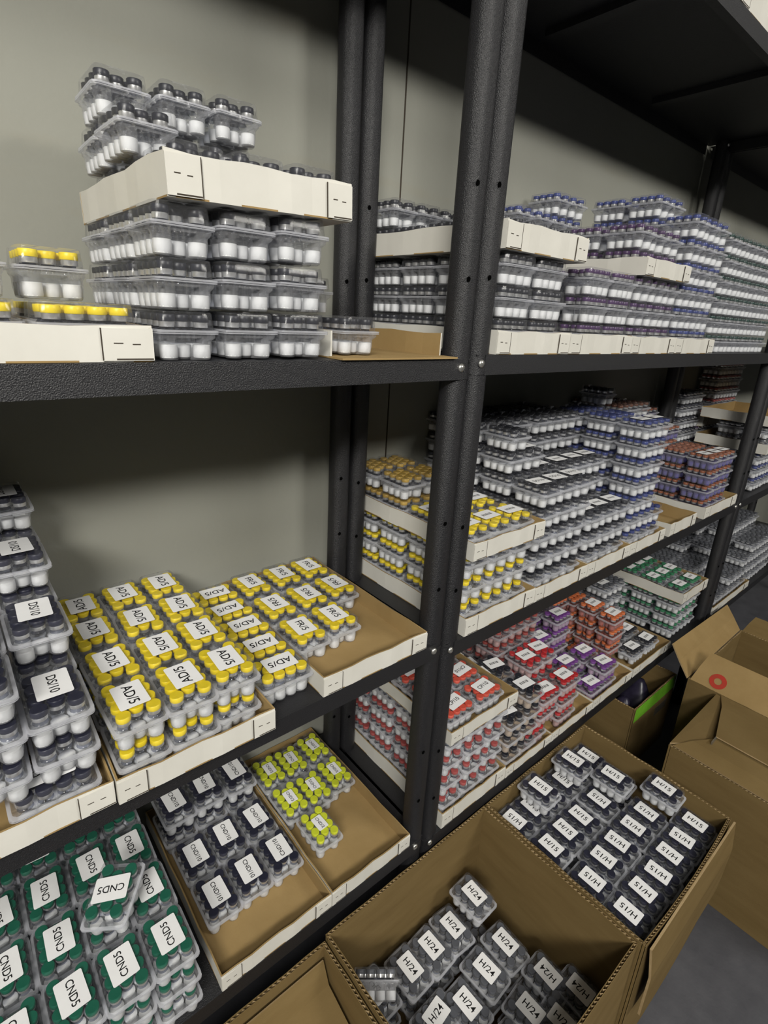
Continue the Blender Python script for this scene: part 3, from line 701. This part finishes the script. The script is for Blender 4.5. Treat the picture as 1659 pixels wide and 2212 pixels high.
def plate(parent, name, pts, t, mat, mat2=None):
    """a bent card panel: quads through pts rows [(l,r),...] with thickness t"""
    bm = bmesh.new()
    rows = [(Vector(a), Vector(b)) for a, b in pts]
    F, B = [], []
    for k, (a, b) in enumerate(rows):
        d = (rows[min(k+1, len(rows)-1)][0]-rows[max(k-1, 0)][0]); n = d.cross(b-a).normalized()*t
        F.append((bm.verts.new(a), bm.verts.new(b))); B.append((bm.verts.new(a+n), bm.verts.new(b+n)))
    for k in range(len(rows)-1):
        bm.faces.new((F[k][0], F[k][1], F[k+1][1], F[k+1][0])).material_index = 0
        bm.faces.new((B[k][0], B[k+1][0], B[k+1][1], B[k][1])).material_index = 0
        bm.faces.new((F[k][0], F[k+1][0], B[k+1][0], B[k][0])).material_index = 1
        bm.faces.new((F[k][1], B[k][1], B[k+1][1], F[k+1][1])).material_index = 1
    bm.faces.new((F[0][1], F[0][0], B[0][0], B[0][1])).material_index = 1
    bm.faces.new((F[-1][0], F[-1][1], B[-1][1], B[-1][0])).material_index = 1
    bmesh.ops.recalc_face_normals(bm, faces=bm.faces)
    me = bpy.data.meshes.new(name); bm.to_mesh(me); bm.free(); me.materials.append(M[mat]); me.materials.append(M[mat2 or 'flute'])
    return link(name, me, parent)
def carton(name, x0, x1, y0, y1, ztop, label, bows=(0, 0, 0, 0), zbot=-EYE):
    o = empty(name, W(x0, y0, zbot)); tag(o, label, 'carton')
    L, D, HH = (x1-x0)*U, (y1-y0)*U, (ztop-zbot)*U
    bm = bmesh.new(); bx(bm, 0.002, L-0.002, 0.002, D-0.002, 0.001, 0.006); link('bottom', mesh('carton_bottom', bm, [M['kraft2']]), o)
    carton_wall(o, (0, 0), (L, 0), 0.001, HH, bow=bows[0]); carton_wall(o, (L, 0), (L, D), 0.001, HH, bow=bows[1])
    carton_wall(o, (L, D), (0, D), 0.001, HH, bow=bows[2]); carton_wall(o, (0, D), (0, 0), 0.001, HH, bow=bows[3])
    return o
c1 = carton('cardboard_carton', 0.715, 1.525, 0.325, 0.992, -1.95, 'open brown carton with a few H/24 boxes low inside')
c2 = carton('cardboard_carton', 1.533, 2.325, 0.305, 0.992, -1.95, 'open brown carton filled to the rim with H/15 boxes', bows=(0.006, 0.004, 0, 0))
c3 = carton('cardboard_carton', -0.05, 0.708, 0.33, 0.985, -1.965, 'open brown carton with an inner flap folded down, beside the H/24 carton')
LL = 0.758*U
plate(c3, 'inner_flap', [((0.012, 0.655*U-0.012, 0.30), (LL-0.012, 0.655*U-0.012, 0.30)), ((0.012, 0.655*U-0.03, 0.262), (LL-0.012, 0.655*U-0.03, 0.262)), ((0.012, 0.655*U-0.16, 0.225), (LL-0.012, 0.655*U-0.16, 0.225))], 0.003, 'kraft2')

# boxes in the H/15 carton
ZH = -2.0-H+0.002
H15 = [(2.235, .395, 0, -90), (2.113, .395, 0, 90), (1.994, .41, 0, 90), (1.876, .40, 0, 90), (1.762, .41, 0, 90), (1.645, .40, 0, 90),
       (2.115, .558, 0, 90), (1.995, .565, 0, 90), (1.878, .57, 0, 90), (1.762, .57, 0, 90), (1.645, .555, 0, 90),
       (2.195, .735, 0, -90), (2.005, .722, 0, 90), (1.866, .73, 0, -90), (1.752, .735, 0, -90), (1.637, .735, 0, -90),
       (2.205, .90, 0, -90), (2.09, .895, 0, -90), (1.972, .905, 0, -90), (1.852, .90, 0, -90), (1.735, .90, 0, -90), (1.618, .89, 0, 90)]
def hrow(y): return ORD[min(3, int(round((y-0.40)/0.165)))]
for k, (x, y, up, t) in enumerate(H15):
    y = min(max(y, 0.406), 0.888)
    i = int(round((2.235-x)/0.117))
    vial_box(x, y, ZH, 0, 'navy', f'dark blue capped H/15 box, {hrow(y)} row, {ORD[i]} column in the full carton', 'dark blue capped H/15 boxes', 'H/15', t, 2, jit=1.2)
    vial_box(x, y, ZH-H, 0, 'navy', f'dark blue capped H/15 box under {hrow(y)} row, {ORD[i]} column in the full carton', 'dark blue capped H/15 boxes', None, t, 0, jit=0.5)
for k, (x, y, t, s) in enumerate(((2.213, .548, -90, 'beside the bare carton corner'), (2.095, .722, -90, 'in the second row'), (2.025, .885, -90, 'by the far rim'), (1.775, .885, -90, 'by the shelf side'), (1.60, .905, -90, 'at the shelf end'))[:4]):
    vial_box(x, y, ZH+H, 0, 'navy', f'raised dark blue capped H/15 box {s} of the full carton', 'dark blue capped H/15 boxes', 'H/15', t, 2, jit=1.2)
# filler so the carton is not hollow: lower layers of the same boxes
# boxes in the H/24 carton
ZL = -2.24-H
H24 = [(1.335, .862, 1, -90, 0), (1.235, .862, 0, -90, 0), (1.116, .858, 0, -90, 0), (1.004, .866, 0, -90, 0), (1.345, .70, 0, -90, 0), (1.222, .69, 0, -90, 0), (1.385, .535, 0, 90, 0),
       (0.985, .70, 0, 8, 90), (1.09, .655, 0, -90, 0), (1.245, .515, 0, -90, 0), (1.44, .435, 0, 90, 0.1), (0.87, .885, 0, -90, 0), (1.12, .48, 0, -90, 0), (1.305, .425, 0, -90, 4)]
pl = ['raised by the far corner', 'beside the raised one', 'third along the shelf side', 'fourth along the shelf side', 'second row, by the far wall', 'second row, next', 'facing away by the far wall', 'turned crosswise',
      'beside the crosswise one', 'in the third row', 'in the bare corner', 'fifth along the shelf side', 'at the near end', 'askew in the front row']
for k, (x, y, up, t, r) in enumerate(H24):
    vial_box(x, y, ZL+up*H*1.02, r if r else random.uniform(-4, 4), 'grey', f'grey capped H/24 box {pl[k]} in the half empty carton', 'grey capped H/24 boxes', 'H/24', t, 2, jit=1.5)
    if k < 14: vial_box(x, y, ZL-H*1.02, r, 'grey', f'grey capped H/24 box under the one {pl[k]}', 'grey capped H/24 boxes', None, t, 0, jit=0.2)
o = vial_box(0.835, .862, -2.15, 0, 'grey', 'grey capped vial box tipped up, long side showing, in the H/24 carton', 'grey capped H/24 boxes', None, 0, 2, jit=0)
_r = Vector((RW[0][0], RW[1][0], RW[2][0])); _v = W(0.835, .862, -2.15)-W(0, 0, 0); _v.normalize(); _t = -_v
_up = _t.cross(_r).normalized(); _r = _up.cross(_t)
o.rotation_euler = Matrix(((_t.x, _r.x, _up.x), (_t.y, _r.y, _up.y), (_t.z, _r.z, _up.z))).to_euler()
o.location = W(0.835, .862, -2.15)-_up*0.022

# carton under the middle rack with the green tape
c4 = carton('cardboard_carton', 2.85, 3.42, 0.945, 1.45, -2.10, 'brown carton under the middle rack with green tape along its rim')
bm = bmesh.new(); bx(bm, 0.004, 0.57*U-0.004, -0.0012, -0.0003, 0.205, 0.252); link('green_tape', mesh('green_tape', bm, [M['green']]), c4)
bm = bmesh.new(); bx(bm, 0.16, 0.24, -0.0012, -0.0003, 0.15, 0.18); link('tape', mesh('tape', bm, [M['tape']]), c4)
for k, (x, y, r) in enumerate(((0.062, 0.062, 0.048), (0.175, 0.065, 0.050), (0.115, 0.170, 0.052))):
    bm = bmesh.new(); bmesh.ops.create_uvsphere(bm, u_segments=20, v_segments=14, radius=r)
    for v in bm.verts:
        f = 1+0.09*math.sin(v.co.x*90+k)*math.cos(v.co.y*70)+0.06*math.sin(v.co.z*130)
        v.co = Vector((v.co.x*f, v.co.y*f, v.co.z*f*2.2))
    bmesh.ops.translate(bm, verts=bm.verts, vec=(0, 0, -min(v.co.z for v in bm.verts)))
    o = link('plastic_bag', mesh('plastic_bag', bm, [M['bag']], 60)); p = W(2.85, 0.945, -EYE)
    o.location = (p.x+x, p.y+y, 0.0065); tag(o, f'dark plastic bag bundle, {ORD[k]} in the green taped carton', 'bag', 'dark bags in the carton')

# far right cartons with raised flaps
c5 = carton('cardboard_carton', 2.475, 3.085, -0.10, 0.642, -1.90, 'closed brown carton with uneven top flaps standing before the ring printed one')
def L5(x, y, z): return ((x-2.475)*U, (y+0.10)*U, (z+EYE)*U)
plate(c5, 'flap', [(L5(2.485, 0.64, -1.897), L5(3.08, 0.64, -1.897)), (L5(2.60, 0.53, -1.886), L5(3.06, 0.565, -1.886)), (L5(2.66, 0.40, -1.890), L5(3.0, 0.40, -1.890))], 0.003, 'kraft2')
plate(c5, 'flap', [(L5(2.478, -0.09, -1.894), L5(2.478, 0.625, -1.894)), (L5(2.56, -0.09, -1.874), L5(2.56, 0.57, -1.874)), (L5(2.67, -0.09, -1.866), L5(2.67, 0.495, -1.866))], 0.003, 'kraft2')
plate(c5, 'flap', [(L5(3.082, 0.62, -1.892), L5(3.082, -0.09, -1.892)), (L5(2.95, 0.575, -1.872), L5(2.95, -0.09, -1.872)), (L5(2.655, 0.505, -1.852), L5(2.655, -0.09, -1.852))], 0.003, 'kraft2')
bm = bmesh.new(); bx(bm, 0, 0.034, 0, 0.003, 0, 0.012); o = link('tape', mesh('tape', bm, [M['tape']]), c5, L5(2.60, 0.50, -1.872))
c6 = carton('cardboard_carton', 3.11, 3.98, 0.05, 0.80, -1.90, 'open brown carton with a red ring printed on its raised flap')
def L6(x, y, z): return ((x-3.11)*U, (y-0.05)*U, (z+EYE)*U)
plate(c6, 'flap', [(L6(3.112, 0.803, -1.90), L6(3.975, 0.803, -1.90)), (L6(3.15, 0.875, -1.84), L6(4.05, 0.875, -1.86)), (L6(3.205, 0.95, -1.785), L6(4.13, 0.95, -1.825))], 0.004, 'kraft')
fl = plate(c6, 'flap', [(L6(3.112, 0.79, -1.90), L6(3.112, 0.06, -1.90)), (L6(3.18, 0.775, -1.825), L6(3.18, 0.075, -1.825)), (L6(3.245, 0.755, -1.755), L6(3.245, 0.09, -1.755))], 0.004, 'kraft')
plate(c6, 'flap', [(L6(3.978, 0.79, -1.90), L6(3.978, 0.06, -1.90)), (L6(4.03, 0.775, -1.85), L6(4.03, 0.075, -1.85)), (L6(4.08, 0.76, -1.815), L6(4.08, 0.09, -1.815))], 0.004, 'kraft2')
# printed ring: a flat annulus lying just proud of the flap's outer face
bm = bmesh.new()
e1 = Vector((0, -1, 0)); e2 = (Vector(L6(3.245, 0.5, -1.755))-Vector(L6(3.112, 0.5, -1.90))).normalized(); nn = e2.cross(e1); nn = nn if nn.x < 0 else -nn
cc = Vector(L6(3.150, 0.665, -1.857))+nn*0.0006; A, B = [], []
for k in range(32):
    a = 2*math.pi*k/32; d = e1*math.cos(a)+e2*math.sin(a); A.append(bm.verts.new(cc+d*0.0095)); B.append(bm.verts.new(cc+d*0.0215))
for k in range(32): bm.faces.new((A[k], A[(k+1) % 32], B[(k+1) % 32], B[k]))
link('printed_ring', mesh('printed_ring', bm, [M['red_ink']]), fl)
# outer flap of the full carton hanging down its front
def L2(x, y, z): return ((x-1.533)*U, (y-0.305)*U, (z+EYE)*U)
plate(c2, 'outer_flap', [(L2(1.54, 0.294, -1.952), L2(2.32, 0.294, -1.952)), (L2(1.55, 0.276, -2.08), L2(2.312, 0.276, -2.08)), (L2(1.57, 0.279, -2.30), L2(2.30, 0.279, -2.30))], 0.004, 'kraft2')
print('BOXES', sum(COUNT.values()), COUNT, 'OBJ', len(bpy.data.objects))
